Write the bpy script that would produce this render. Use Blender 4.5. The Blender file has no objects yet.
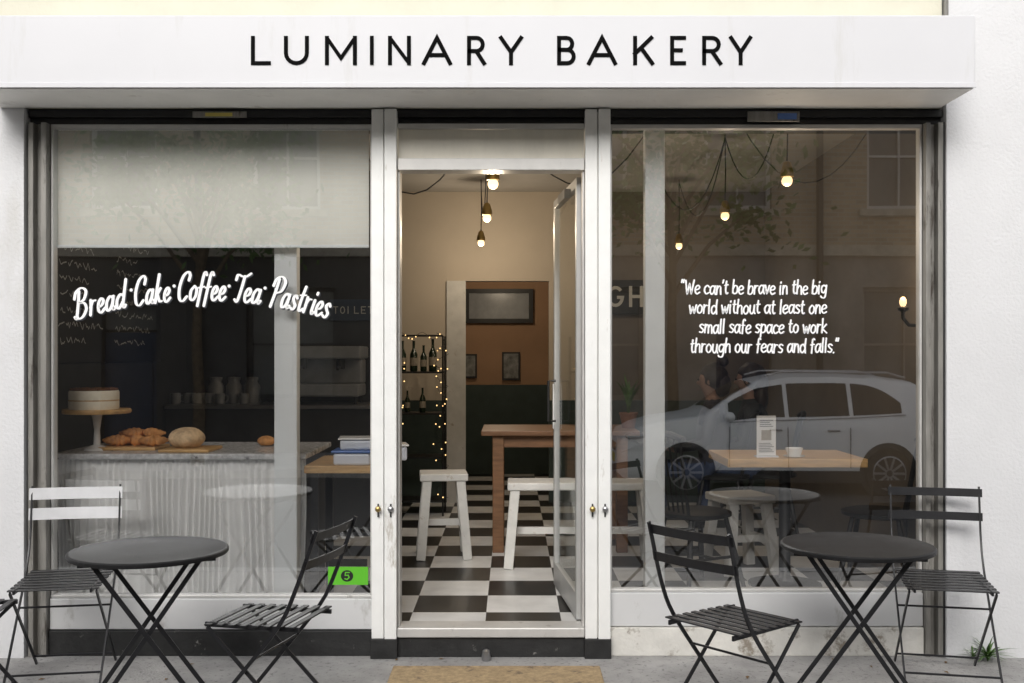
import bpy, bmesh, math, random
from mathutils import Vector, Matrix
random.seed(7)
D=5.4; F=1053.0; CH=1.55
def X(px,y=0.0): return (px-512)/F*(D+y)
def Z(py,y=0.0): return CH+(355-py)/F*(D+y)
scene=bpy.context.scene
COL=scene.collection
# ---------------------------------------------------------------- materials
def nn(nt,t,**k):
    n=nt.nodes.new(t)
    for a,b in k.items(): setattr(n,a,b)
    return n
def mat(name,col,rough=.6,var=.12,scale=6,bump=0,bscale=40,metal=0,dirt=None,spec=.5,stretch=(1,1,1),emis=None,estr=0,coat=0,trans=0):
    m=bpy.data.materials.new(name); m.use_nodes=True; nt=m.node_tree; b=nt.nodes['Principled BSDF']; L=nt.links
    tc=nn(nt,'ShaderNodeTexCoord'); mp=nn(nt,'ShaderNodeMapping'); mp.inputs['Scale'].default_value=stretch
    L.new(tc.outputs['Object'],mp.inputs[0])
    no=nn(nt,'ShaderNodeTexNoise'); no.inputs['Scale'].default_value=scale; no.inputs['Detail'].default_value=6; no.inputs['Roughness'].default_value=.6
    L.new(mp.outputs[0],no.inputs['Vector'])
    mr=nn(nt,'ShaderNodeMapRange'); mr.inputs[1].default_value=.3; mr.inputs[2].default_value=.7; L.new(no.outputs[0],mr.inputs[0])
    mx=nn(nt,'ShaderNodeMix',data_type='RGBA')
    mx.inputs[6].default_value=tuple(c*(1-var) for c in col)+(1,); mx.inputs[7].default_value=tuple(min(1,c*(1+var)) for c in col)+(1,)
    L.new(mr.outputs[0],mx.inputs[0]); out=mx.outputs[2]
    if dirt:
        dc,th,ds,dst=dirt[:4]; dw=dirt[4] if len(dirt)>4 else .1
        mp2=nn(nt,'ShaderNodeMapping'); mp2.inputs['Scale'].default_value=dst; L.new(tc.outputs['Object'],mp2.inputs[0])
        n2=nn(nt,'ShaderNodeTexNoise'); n2.inputs['Scale'].default_value=ds; n2.inputs['Detail'].default_value=10; n2.inputs['Roughness'].default_value=.7
        L.new(mp2.outputs[0],n2.inputs['Vector'])
        m2=nn(nt,'ShaderNodeMapRange'); m2.inputs[1].default_value=th; m2.inputs[2].default_value=th+dw; L.new(n2.outputs[0],m2.inputs[0])
        x2=nn(nt,'ShaderNodeMix',data_type='RGBA'); L.new(m2.outputs[0],x2.inputs[0]); L.new(out,x2.inputs[6]); x2.inputs[7].default_value=tuple(dc)+(1,); out=x2.outputs[2]
    L.new(out,b.inputs['Base Color'])
    b.inputs['Roughness'].default_value=rough; b.inputs['Metallic'].default_value=metal
    b.inputs['Specular IOR Level'].default_value=spec
    if coat: b.inputs['Coat Weight'].default_value=coat
    if bump:
        n3=nn(nt,'ShaderNodeTexNoise'); n3.inputs['Scale'].default_value=bscale; n3.inputs['Detail'].default_value=5; L.new(mp.outputs[0],n3.inputs['Vector'])
        bp=nn(nt,'ShaderNodeBump'); bp.inputs['Strength'].default_value=bump; bp.inputs['Distance'].default_value=.01; L.new(n3.outputs[0],bp.inputs['Height']); L.new(bp.outputs[0],b.inputs['Normal'])
    if emis:
        b.inputs['Emission Color'].default_value=tuple(emis)+(1,); b.inputs['Emission Strength'].default_value=estr
    return m
def glassmat(name,base=.1,k=1.5,tint=(.9,.92,.92)):
    m=bpy.data.materials.new(name); m.use_nodes=True; nt=m.node_tree; nt.nodes.clear(); L=nt.links
    o=nn(nt,'ShaderNodeOutputMaterial'); t=nn(nt,'ShaderNodeBsdfTransparent'); g=nn(nt,'ShaderNodeBsdfGlossy'); g.inputs['Roughness'].default_value=0.012
    t.inputs[0].default_value=tint+(1,); g.inputs[0].default_value=(.96,.98,1,1)
    fr=nn(nt,'ShaderNodeFresnel'); fr.inputs[0].default_value=1.5
    ma=nn(nt,'ShaderNodeMath',operation='MULTIPLY_ADD'); L.new(fr.outputs[0],ma.inputs[0]); ma.inputs[1].default_value=k; ma.inputs[2].default_value=base; ma.use_clamp=True
    tc=nn(nt,'ShaderNodeTexCoord'); no=nn(nt,'ShaderNodeTexNoise'); no.inputs['Scale'].default_value=.9; no.inputs['Detail'].default_value=1; L.new(tc.outputs['Object'],no.inputs['Vector'])
    bp=nn(nt,'ShaderNodeBump'); bp.inputs['Strength'].default_value=.12; bp.inputs['Distance'].default_value=.01; L.new(no.outputs[0],bp.inputs['Height']); L.new(bp.outputs[0],g.inputs['Normal'])
    mx=nn(nt,'ShaderNodeMixShader'); L.new(ma.outputs[0],mx.inputs[0]); L.new(t.outputs[0],mx.inputs[1]); L.new(g.outputs[0],mx.inputs[2]); L.new(mx.outputs[0],o.inputs[0])
    return m
def brickmat(name,c1,c2,mortar):
    m=bpy.data.materials.new(name); m.use_nodes=True; nt=m.node_tree; b=nt.nodes['Principled BSDF']; L=nt.links
    tc=nn(nt,'ShaderNodeTexCoord'); sp=nn(nt,'ShaderNodeSeparateXYZ'); cb=nn(nt,'ShaderNodeCombineXYZ')
    L.new(tc.outputs['Object'],sp.inputs[0]); L.new(sp.outputs[0],cb.inputs[0]); L.new(sp.outputs[2],cb.inputs[1])
    br=nn(nt,'ShaderNodeTexBrick'); br.inputs['Scale'].default_value=1; br.inputs['Brick Width'].default_value=.22; br.inputs['Row Height'].default_value=.075; br.inputs['Mortar Size'].default_value=.008
    br.inputs['Color1'].default_value=c1+(1,); br.inputs['Color2'].default_value=c2+(1,); br.inputs['Mortar'].default_value=mortar+(1,)
    L.new(cb.outputs[0],br.inputs['Vector']); L.new(br.outputs[0],b.inputs['Base Color']); b.inputs['Roughness'].default_value=.9
    return m
def checkmat():
    m=bpy.data.materials.new('checker_tiles'); m.use_nodes=True; nt=m.node_tree; b=nt.nodes['Principled BSDF']; L=nt.links
    tc=nn(nt,'ShaderNodeTexCoord'); mp=nn(nt,'ShaderNodeMapping'); mp.inputs['Location'].default_value=(.14,.07,.1); L.new(tc.outputs['Object'],mp.inputs[0])
    ch=nn(nt,'ShaderNodeTexChecker'); ch.inputs['Scale'].default_value=1/.4
    ch.inputs[1].default_value=(.74,.74,.73,1); ch.inputs[2].default_value=(.013,.013,.013,1); L.new(mp.outputs[0],ch.inputs[0])
    no=nn(nt,'ShaderNodeTexNoise'); no.inputs['Scale'].default_value=5; no.inputs['Detail'].default_value=8; L.new(tc.outputs['Object'],no.inputs['Vector'])
    mr=nn(nt,'ShaderNodeMapRange'); mr.inputs[1].default_value=.3; mr.inputs[2].default_value=.75; mr.inputs[3].default_value=.8; mr.inputs[4].default_value=1.1; L.new(no.outputs[0],mr.inputs[0])
    mx=nn(nt,'ShaderNodeMix',data_type='RGBA',blend_type='MULTIPLY'); mx.inputs[0].default_value=1; L.new(ch.outputs[0],mx.inputs[6]); L.new(mr.outputs[0],mx.inputs[7])
    L.new(mx.outputs[2],b.inputs['Base Color']); b.inputs['Roughness'].default_value=.35
    return m
M={}
M['white']=mat('white_masonry_paint',(.7,.7,.71),.7,.03,3,.35,60,dirt=((.57,.56,.53),.58,2.2,(1,1,.35),.22))
M['cream']=mat('cream_render',(.66,.64,.53),.8,.05,3,.2)
M['sign']=mat('sign_board_paint',(.67,.67,.69),.5,.02,2,dirt=((.54,.53,.5),.56,4,(1.5,1,.22),.3))
M['soffit']=mat('soffit_paint',(.84,.83,.8),.6,.05,4,dirt=((.5,.48,.44),.6,5,(1,1,1),.2))
M['letter']=mat('black_sign_letter',(.008,.008,.008),.9,.1,spec=0)
M['post']=mat('white_post_paint',(.86,.86,.84),.5,.04,8,.1,80,dirt=((.42,.38,.32),.62,9,(1,1,.25)))
M['black']=mat('black_paint',(.012,.012,.012),.5,.3,20)
M['plinth']=mat('black_plinth_paint',(.018,.018,.018),.6,.4,12,.3,dirt=((.3,.29,.27),.63,14,(1,1,1)))
M['whitewash']=mat('whitewashed_plinth',(.72,.7,.65),.85,.1,8,.6,30,dirt=((.3,.26,.21),.54,7,(1,1,1)))
M['guide']=mat('shutter_guide_metal',(.25,.24,.22),.5,.25,10,metal=.2,stretch=(3,3,.4),dirt=((.07,.06,.05),.56,8,(2,1,.3)))
M['alu']=mat('aluminium_frame',(.58,.57,.55),.4,.1,6,metal=.2,dirt=((.3,.28,.26),.62,9,(1,1,.3)))
M['doorframe']=mat('door_frame_metal',(.5,.5,.49),.4,.06,6,metal=.3,dirt=((.25,.24,.22),.66,9,(1,1,.3)))
M['sill']=mat('sill_panel',(.62,.62,.62),.45,.05,3,dirt=((.42,.41,.39),.6,5,(1,1,.5)))
M['column']=mat('column_paint',(.9,.93,.94),.5,.03,3)
M['blind']=mat('roller_blind_fabric',(.92,.91,.85),.8,.04,2,stretch=(3,1,.5))
M['glass']=glassmat('shop_glass',.29,1.4,(1,1,1))
M['glass2']=glassmat('clear_glass',.0,.25,(.97,.98,.98))
M['tglass']=mat('transom_film',(.76,.72,.62),.3,.1,3,stretch=(2,1,.6))
M['wlet']=mat('white_window_lettering',(.95,.95,.95),.6,.02)
M['shad']=mat('dark_letter_shadow',(.015,.018,.025),.6,.1)
M['beige']=mat('interior_cream_wall',(.55,.48,.39),.8,.05,2)
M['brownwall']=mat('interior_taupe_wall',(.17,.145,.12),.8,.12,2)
M['slate']=mat('dark_slate_wall',(.028,.028,.028),.8,.25,3)
M['green']=mat('dark_green_wainscot',(.04,.06,.053),.6,.2,4)
M['ochre']=mat('ochre_wall',(.4,.24,.14),.8,.1,2)
M['ceil']=mat('ceiling_paint',(.42,.4,.37),.8,.04)
M['tile']=checkmat()
M['wood']=mat('oak_wood',(.6,.37,.15),.45,.25,5,.1,stretch=(1,8,8))
M['dwood']=mat('warm_brown_wood',(.19,.095,.045),.45,.3,5,stretch=(1,8,8))
M['whitewood']=mat('white_painted_wood',(.62,.61,.58),.55,.1,9,dirt=((.35,.28,.2),.62,12,(1,1,1)))
M['blackmetal']=mat('black_chair_metal',(.012,.012,.014),.4,.3,20,metal=.1)
M['tabletop']=mat('black_table_top',(.014,.014,.015),.5,.3,12,metal=0,spec=.25,dirt=((.04,.04,.045),.58,20,(1,1,1)))
M['paleslat']=mat('pale_slat_paint',(.66,.66,.67),.5,.08,9,dirt=((.3,.28,.26),.64,14,(1,1,1)))
M['marble']=mat('marble_top',(.6,.6,.6),.25,.4,30,dirt=((.1,.1,.11),.55,22,(1,1,1)))
M['curtain']=mat('linen_curtain',(.95,.95,.94),.9,.01,3,.1,200)
M['cream_ic']=mat('buttercream',(.93,.88,.74),.7,.04,20,.3)
M['choc']=mat('chocolate_topping',(.16,.07,.03),.6,.4,60,.8)
M['bread']=mat('bread_crust',(.6,.28,.09),.6,.5,18,.6,50)
M['loaf']=mat('floury_crust',(.7,.5,.3),.8,.35,25,.8,50)
M['china']=mat('white_china',(.82,.82,.81),.2,.03)
M['dchina']=mat('grey_stoneware',(.26,.27,.28),.3,.2)
M['steel']=mat('brushed_steel',(.4,.4,.41),.3,.1,metal=.9)
M['plastic']=mat('translucent_plastic',(.72,.75,.82),.3,.06)
M['blue']=mat('blue_plastic',(.1,.2,.5),.35,.1)
M['bulb']=mat('lit_bulb',(.3,.22,.12),.5,0,emis=(1,.7,.36),estr=2.4)
M['fairy']=mat('lit_fairy_bulb',(1,.8,.4),.5,0,emis=(1,.62,.25),estr=2.2)
M['cable']=mat('black_cable',(.02,.02,.02),.6,.1)
M['bottle']=mat('dark_bottle_glass',(.02,.035,.02),.1,.2)
M['label']=mat('paper_label',(.35,.31,.25),.7,.15,30)
M['skin']=mat('skin',(.3,.18,.13),.6,.08)
M['hair']=mat('dark_hair',(.03,.02,.015),.5,.3,40,.3)
M['cloth1']=mat('dark_top',(.03,.03,.04),.8,.2)
M['cloth2']=mat('black_coat',(.02,.02,.02),.8,.2)
M['jeans']=mat('denim',(.04,.06,.12),.8,.2)
M['eye']=mat('eye_dark',(.02,.015,.01),.2,.1)
M['pave']=mat('pavement_concrete',(.36,.35,.34),.85,.22,4,.6,90,dirt=((.18,.175,.17),.55,34,(1,1,1)))
M['asphalt']=mat('asphalt',(.06,.06,.062),.85,.25,20,.5,150)
M['kerb']=mat('kerb_granite',(.3,.3,.3),.8,.2,30,.3)
M['ground']=mat('earth_ground',(.12,.11,.1),.9,.2,3)
M['mat']=mat('coir_mat',(.45,.33,.19),.95,.25,40,.8,200,dirt=((.2,.15,.1),.55,12,(1,1,1)))
M['paint_line']=mat('yellow_road_paint',(.55,.42,.08),.7,.1)
M['carpaint']=mat('silver_car_paint',(.93,.94,.96),.4,.02,metal=0,coat=.4)
M['tyre']=mat('tyre_rubber',(.02,.02,.02),.8,.2)
M['carglass']=mat('car_glass',(.02,.022,.025),.1,.05,spec=.3)
M['trim']=mat('black_trim',(.02,.02,.02),.5,.1)
M['red']=mat('red_lamp',(.3,.02,.02),.3,.1)
M['lip']=mat('lip',(.2,.07,.06),.6,.1)
M['lamp']=mat('headlamp_lens',(.7,.72,.75),.1,.05)
M['brick']=brickmat('london_stock_brick',(.4,.31,.2),(.3,.22,.14),(.33,.31,.28))
M['stucco']=mat('stucco',(.24,.22,.2),.8,.45,.9)
M['darkfront']=mat('dark_painted_front',(.04,.038,.038),.5,.4,1.5)
M['sash']=mat('weathered_sash_paint',(.5,.49,.47),.6,.12,5)
M['stone']=mat('stone_surround',(.4,.36,.29),.8,.2,6)
M['hglass']=mat('house_window_glass',(.12,.12,.115),.3,.3,1.5,spec=.4)
M['slateroof']=mat('roof_slate',(.09,.09,.1),.8,.2,10)
M['doorpaint']=mat('dark_blue_door',(.02,.03,.06),.35,.1)
M['stickg']=mat('green_sticker',(.12,.5,.03),.4,.06)
M['leaf']=mat('leaf_green',(.07,.14,.03),.6,.4,10)
M['deadleaf']=mat('dry_leaf',(.22,.13,.05),.8,.3,30)
M['terra']=mat('terracotta',(.2,.09,.05),.8,.15)
M['bark']=mat('bark',(.12,.09,.06),.9,.3,12,.8)
M['pic']=mat('framed_print',(.2,.2,.19),.5,.6,14)
M['brass']=mat('brass',(.45,.32,.12),.35,.15,metal=.9)
M['bluesign']=mat('navy_sign',(.03,.05,.09),.5,.1)
M['greyletter']=mat('pale_grey_letter',(.6,.6,.57),.6,.05)
M['yel']=mat('yellow_tag',(.6,.5,.12),.6,.1)
# ---------------------------------------------------------------- mesh builder
class MB:
    def __init__(s): s.v=[]; s.f=[]
    def add(s,vs,fs):
        o=len(s.v); s.v+=[tuple(v) for v in vs]; s.f+=[tuple(i+o for i in f) for f in fs]; return s
    def box(s,x0,x1,y0,y1,z0,z1):
        return s.add([(x0,y0,z0),(x1,y0,z0),(x1,y1,z0),(x0,y1,z0),(x0,y0,z1),(x1,y0,z1),(x1,y1,z1),(x0,y1,z1)],
            [(0,3,2,1),(4,5,6,7),(0,1,5,4),(1,2,6,5),(2,3,7,6),(3,0,4,7)])
    def beam(s,a,b,w,h,side=None):
        a=Vector(a); b=Vector(b); d=(b-a).normalized()
        if side is None:
            side=d.cross(Vector((0,0,1)))
            if side.length<1e-3: side=Vector((0,1,0))
        side=Vector(side); side=(side-d*side.dot(d)).normalized(); up=side.cross(d)
        vs=[]
        for p in (a,b):
            for i,j in ((-1,-1),(1,-1),(1,1),(-1,1)): vs.append(p+side*(w/2*i)+up*(h/2*j))
        return s.add(vs,[(0,1,2,3),(7,6,5,4),(0,4,5,1),(1,5,6,2),(2,6,7,3),(3,7,4,0)])
    def tube(s,pts,r,n=8,closed=False):
        pts=[Vector(p) for p in pts]; m=len(pts)
        rr=r if isinstance(r,(list,tuple)) else [r]*m
        ref=None; vs=[]
        for i,p in enumerate(pts):
            if closed: d=pts[(i+1)%m]-pts[i-1]
            else: d=pts[min(i+1,m-1)]-pts[max(i-1,0)]
            d.normalize()
            if ref is None:
                ref=d.cross(Vector((.31,.17,.94)));
                if ref.length<.1: ref=d.cross(Vector((1,0,0)))
            ref=(ref-d*ref.dot(d)).normalized(); u=d.cross(ref)
            for k in range(n):
                a=2*math.pi*k/n; vs.append(p+(ref*math.cos(a)+u*math.sin(a))*rr[i])
        fs=[]
        for i in range(m if closed else m-1):
            j=(i+1)%m
            for k in range(n):
                fs.append((i*n+k,i*n+(k+1)%n,j*n+(k+1)%n,j*n+k))
        if not closed: fs.append(tuple(range(n))[::-1]); fs.append(tuple((m-1)*n+k for k in range(n)))
        return s.add(vs,fs)
    def lathe(s,prof,n=24,c=(0,0,0)):
        vs=[];fs=[]
        for r,z in prof:
            for k in range(n):
                a=2*math.pi*k/n; vs.append((c[0]+r*math.cos(a),c[1]+r*math.sin(a),c[2]+z))
        m=len(prof)
        for i in range(m-1):
            for k in range(n): fs.append((i*n+k,i*n+(k+1)%n,(i+1)*n+(k+1)%n,(i+1)*n+k))
        fs.append(tuple(range(n))[::-1]); fs.append(tuple((m-1)*n+k for k in range(n)))
        return s.add(vs,fs)
    def ball(s,c,r,n=12,m=8,sc=(1,1,1),jit=0):
        vs=[];fs=[]
        for i in range(m+1):
            t=math.pi*i/m
            for k in range(n):
                a=2*math.pi*k/n; q=1+random.uniform(-jit,jit) if 0<i<m else 1
                vs.append((c[0]+r*sc[0]*q*math.sin(t)*math.cos(a),c[1]+r*sc[1]*q*math.sin(t)*math.sin(a),c[2]+r*sc[2]*q*math.cos(t)))
        for i in range(m):
            for k in range(n): fs.append((i*n+k,(i+1)*n+k,(i+1)*n+(k+1)%n,i*n+(k+1)%n))
        return s.add(vs,fs)
    def wall(s,x0,x1,y0,y1,z0,z1,holes):
        xs=sorted(set([x0,x1]+[h[0] for h in holes]+[h[1] for h in holes])); zs=sorted(set([z0,z1]+[h[2] for h in holes]+[h[3] for h in holes]))
        for i in range(len(xs)-1):
            for j in range(len(zs)-1):
                cx=(xs[i]+xs[i+1])/2; cz=(zs[j]+zs[j+1])/2
                if any(h[0]<cx<h[1] and h[2]<cz<h[3] for h in holes): continue
                if zs[j]<z0-1e-6 or zs[j+1]>z1+1e-6: continue
                s.box(xs[i],xs[i+1],y0,y1,zs[j],zs[j+1])
        return s
def obj(name,mb,m,parent=None,smooth=False,bevel=0,label=None,loc=None,rot=None):
    me=bpy.data.meshes.new(name); me.from_pydata(mb.v,[],mb.f); me.materials.append(M[m] if isinstance(m,str) else m)
    me.validate(); 
    if smooth:
        for p in me.polygons: p.use_smooth=True
        try: me.set_sharp_from_angle(angle=math.radians(40))
        except Exception: pass
    me.update()
    o=bpy.data.objects.new(name,me); COL.objects.link(o)
    if parent: o.parent=parent
    if loc: o.location=loc
    if rot: o.rotation_euler=rot
    if bevel:
        b=o.modifiers.new('bevel','BEVEL'); b.width=bevel; b.segments=2; b.limit_method='ANGLE'
    if label: o['label']=label
    return o
def thing(name,label,cat,loc=(0,0,0),rz=0,group=None,scale=1):
    e=bpy.data.objects.new(name,None); COL.objects.link(e); e.location=loc; e.rotation_euler=(0,0,rz); e.scale=(scale,)*3
    e.empty_display_size=.1; e['label']=label; e['category']=cat
    if group: e['group']=group
    return e
def single(name,mb,m,label,cat,**k):
    o=obj(name,mb,m,**k); o['label']=label; o['category']=cat; return o
def clone(root,loc,rz,label=None,scale=None):
    def cp(o,par):
        c=o.copy(); COL.objects.link(c)
        if par: c.parent=par
        for ch in list(o.children): cp(ch,c)
        return c
    r=cp(root,None); r.location=loc; r.rotation_euler=(0,0,rz)
    if label: r['label']=label
    if scale: r.scale=(scale,)*3
    return r
def struct(name,mb,m):
    o=obj(name,mb,m); o['kind']='structure'; return o
# ---------------------------------------------------------------- ribbons / writing
def smooth(p,n=5):
    if len(p)<3: return [Vector(q) for q in p]
    p=[Vector(q) for q in p]; q=[p[0]*2-p[1]]+p+[p[-1]*2-p[-2]]; out=[]
    for i in range(1,len(q)-2):
        a,b,c,d=q[i-1],q[i],q[i+1],q[i+2]
        if (b-c).length<1e-5: continue
        for k in range(n):
            t=k/n; out.append(.5*((2*b)+(c-a)*t+(2*a-5*b+4*c-d)*t*t+(3*b-a-3*c+d)*t**3))
    out.append(p[-1]); return out
def ribbon(mb,pts,w,y,butt=False,callig=0,add=0):
    P=[]
    for p in pts:
        p=Vector(p)
        if not P or (p-P[-1]).length>1e-5: P.append(p)
    if len(P)<2: return
    L=[];R=[]
    for i,p in enumerate(P):
        d1=(P[i]-P[i-1]).normalized() if i>0 else None; d2=(P[i+1]-P[i]).normalized() if i<len(P)-1 else None
        if d1 is None: d=d2;k=1
        elif d2 is None: d=d1;k=1
        else:
            d=d1+d2
            if d.length<.05: d=d1
            d.normalize(); k=1/max(.3 if butt else .8,d.dot(d1))
        n=Vector((-d.y,d.x)); ww=(w*(1-callig+callig*abs(d.y))+add)/2*k
        L.append(p+n*ww); R.append(p-n*ww)
    vs=[(q.x,y,q.y) for q in L]+[(q.x,y,q.y) for q in R]; m=len(P)
    mb.add(vs,[(i,i+1,m+i+1,m+i) for i in range(m-1)])
    if not butt:
        for e,dr,dy in ((P[0],P[1]-P[0],.0001),(P[-1],P[-1]-P[-2],.0002)):
            r=(w*(1-callig+callig*abs(dr.normalized().y))+add)/2; mb.add([(e.x+r*math.cos(a*math.pi/5),y-dy,e.y+r*math.sin(a*math.pi/5)) for a in range(10)],[tuple(range(10))])
G={
'a':(.48,[[(.38,.5),(.24,.6),(.08,.45),(.05,.2),(.15,.0),(.3,.12),(.38,.4)],[(.41,.6),(.38,.2),(.45,0)]]),
'b':(.45,[[(.1,1),(.06,.5),(.05,.05)],[(.06,.35),(.2,.58),(.37,.5),(.37,.15),(.2,0),(.06,.08)]]),
'c':(.42,[[(.38,.5),(.25,.6),(.08,.45),(.05,.18),(.18,0),(.38,.1)]]),
'd':(.48,[[(.38,.45),(.22,.6),(.06,.4),(.07,.1),(.2,0),(.36,.2)],[(.43,1),(.39,.5),(.42,0)]]),
'e':(.43,[[(.07,.28),(.3,.34),(.37,.48),(.24,.6),(.08,.45),(.05,.18),(.18,0),(.39,.1)]]),
'f':(.36,[[(.32,.92),(.25,1),(.17,.85),(.15,.4),(.12,-.02)],[(.05,.56),(.3,.58)]]),
'g':(.48,[[(.38,.5),(.22,.6),(.06,.42),(.1,.12),(.25,.08),(.38,.3)],[(.42,.6),(.38,0),(.3,-.28),(.1,-.28),(.02,-.18)]]),
'h':(.45,[[(.1,1),(.06,.5),(.05,0)],[(.06,.35),(.2,.58),(.34,.52),(.36,.3),(.38,0)]]),
'i':(.22,[[(.09,.6),(.07,.3),(.08,0)],[(.11,.8),(.12,.86)]]),
'k':(.43,[[(.1,1),(.06,0)],[(.37,.6),(.08,.27),(.08,.27),(.4,0)]]),
'l':(.22,[[(.11,1),(.08,.5),(.08,0)]]),
'm':(.64,[[(.08,.6),(.05,0)],[(.07,.35),(.18,.58),(.29,.52),(.31,.3),(.31,0)],[(.31,.35),(.42,.58),(.53,.52),(.56,.3),(.57,0)]]),
'n':(.45,[[(.08,.6),(.05,0)],[(.07,.35),(.2,.58),(.33,.52),(.35,.3),(.37,0)]]),
'o':(.45,[[(.22,.6),(.07,.42),(.06,.15),(.2,0),(.36,.15),(.37,.45),(.22,.6)]]),
'p':(.45,[[(.08,.6),(.04,-.3)],[(.06,.35),(.2,.58),(.37,.5),(.37,.15),(.2,0),(.06,.08)]]),
'r':(.36,[[(.08,.6),(.06,0)],[(.07,.35),(.18,.56),(.32,.56)]]),
's':(.38,[[(.34,.52),(.2,.6),(.07,.48),(.18,.33),(.32,.2),(.22,.02),(.04,.06)]]),
't':(.35,[[(.18,.9),(.13,.3),(.2,.02),(.31,.06)],[(.05,.62),(.3,.64)]]),
'u':(.47,[[(.07,.6),(.06,.2),(.18,0),(.32,.15),(.37,.6)],[(.37,.6),(.36,.2),(.42,0)]]),
'v':(.38,[[(.04,.6),(.17,0),(.17,0),(.34,.6)]]),
'w':(.56,[[(.03,.6),(.13,0),(.13,0),(.27,.5),(.27,.5),(.38,0),(.38,0),(.52,.6)]]),
'W':(.72,[[(.03,1),(.16,0),(.16,0),(.33,.8),(.33,.8),(.47,0),(.47,0),(.66,1)]]),
"'":(.15,[[(.1,1),(.05,.8)]]),'“':(.3,[[(.06,1.05),(.02,.85)],[(.2,1.05),(.16,.85)]]),'”':(.3,[[(.1,1.05),(.05,.85)],[(.24,1.05),(.19,.85)]]),
'.':(.18,[[(.07,.0),(.09,.03)]]),' ':(.28,[]),
}
S={
'B':(.8,[[(.26,.95),(.2,.5),(.08,.02),(-.02,.08)],[(.0,.72),(.1,.95),(.4,1.05),(.64,.9),(.52,.62),(.26,.54),(.54,.48),(.64,.26),(.46,.03),(.22,-.02),(.1,.1)]]),
'C':(.72,[[(.6,.72),(.64,.9),(.5,1.02),(.22,.86),(.06,.45),(.12,.08),(.34,-.02),(.58,.14)]]),
'T':(.56,[[(-.04,.76),(.02,.94),(.26,.9),(.5,.9),(.74,1.02)],[(.42,.9),(.34,.4),(.22,.0),(.06,.06)]]),
'P':(.66,[[(.26,.95),(.2,.5),(.08,-.04)],[(.0,.7),(.1,.95),(.4,1.05),(.66,.88),(.54,.56),(.26,.46)]]),
'r':(.44,[[(.1,.52),(.1,.25),(.07,.0)],[(.08,.26),(.2,.46),(.36,.48)]]),
'e':(.48,[[(.08,.2),(.28,.26),(.36,.4),(.24,.5),(.09,.34),(.09,.1),(.24,-.01),(.46,.13)]]),
'a':(.58,[[(.42,.42),(.26,.5),(.08,.32),(.08,.05),(.22,.01),(.38,.2),(.44,.48)],[(.44,.48),(.4,.14),(.46,.0),(.56,.1)]]),
'd':(.6,[[(.42,.42),(.26,.5),(.08,.32),(.08,.05),(.22,.01),(.38,.2)],[(.53,1.0),(.46,.5),(.42,.1),(.48,.0),(.57,.08)]]),
'k':(.56,[[(.2,1.0),(.12,.5),(.07,.0)],[(.1,.22),(.34,.5)],[(.18,.28),(.34,.04),(.5,.04)]]),
'o':(.52,[[(.28,.5),(.09,.34),(.09,.08),(.25,.0),(.42,.16),(.42,.4),(.27,.5)]]),
'f':(.42,[[(.42,.9),(.32,1.0),(.23,.85),(.15,.3),(.08,-.2)],[(.02,.44),(.36,.48)]]),
's':(.44,[[(.34,.42),(.24,.5),(.12,.4),(.2,.27),(.32,.15),(.22,.0),(.06,.05)]]),
't':(.4,[[(.24,.86),(.16,.4),(.15,.06),(.24,.0),(.38,.1)],[(.03,.54),(.38,.58)]]),
'i':(.27,[[(.12,.48),(.09,.12),(.14,.0),(.24,.08)],[(.17,.7),(.18,.75)]]),
}
def write(mb,text,x0,x1,basef,cap,w,y,shear=.2,callig=0,off=(0,0),font=G,add=0):
    tot=sum(font[c][0] for c in text); sx=(x1-x0)/tot; cx=x0; dy=0
    for i,c in enumerate(text):
        adv,st=font[c]
        for s_ in st:
            pts=[]
            for q in smooth(s_,6):
                u=cx+(q.x)*sx+q.y*shear*cap; bz,sl=basef(cx+q.x*sx); 
                pts.append(Vector((u-sl*q.y*cap*.6+off[0],bz+q.y*cap+off[1])))
            ribbon(mb,pts,w,y-dy,callig=callig,add=add); dy+=.00004
        cx+=adv*sx
# ================================================================ SETTING
struct('ground',MB().box(-300,300,-300,300,-.8,-.5),'ground')
struct('pavement',MB().box(-40,40,-2.0,.3,-.4,0),'pave')
kb=MB()
for i in range(-20,20): kb.box(i*.92+.003,i*.92+.917,-2.14,-2.003,-.4,.004)
struct('kerb',kb,'kerb')
rd=MB(); rd.add([(-60,-2.14,-.14),(60,-2.14,-.14),(60,-5,-.24),(-60,-5,-.24),(60,-10.4,-.32),(-60,-10.4,-.32)],[(0,1,2,3)[::-1],(3,2,4,5)[::-1]])
struct('road',rd,'asphalt')
yl=MB(); yl.add([(-60,-2.35,-.1425),(60,-2.35,-.1425),(60,-2.45,-.146),(-60,-2.45,-.146)],[(3,2,1,0)])
struct('road_marking',yl,'paint_line')
struct('far_pavement',MB().box(-40,40,-13.2,-10.4,-.5,-.2),'pave')
struct('interior_floor',MB().box(-2.72,2.4,.13,7.2,.02,.15),'tile')
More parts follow.
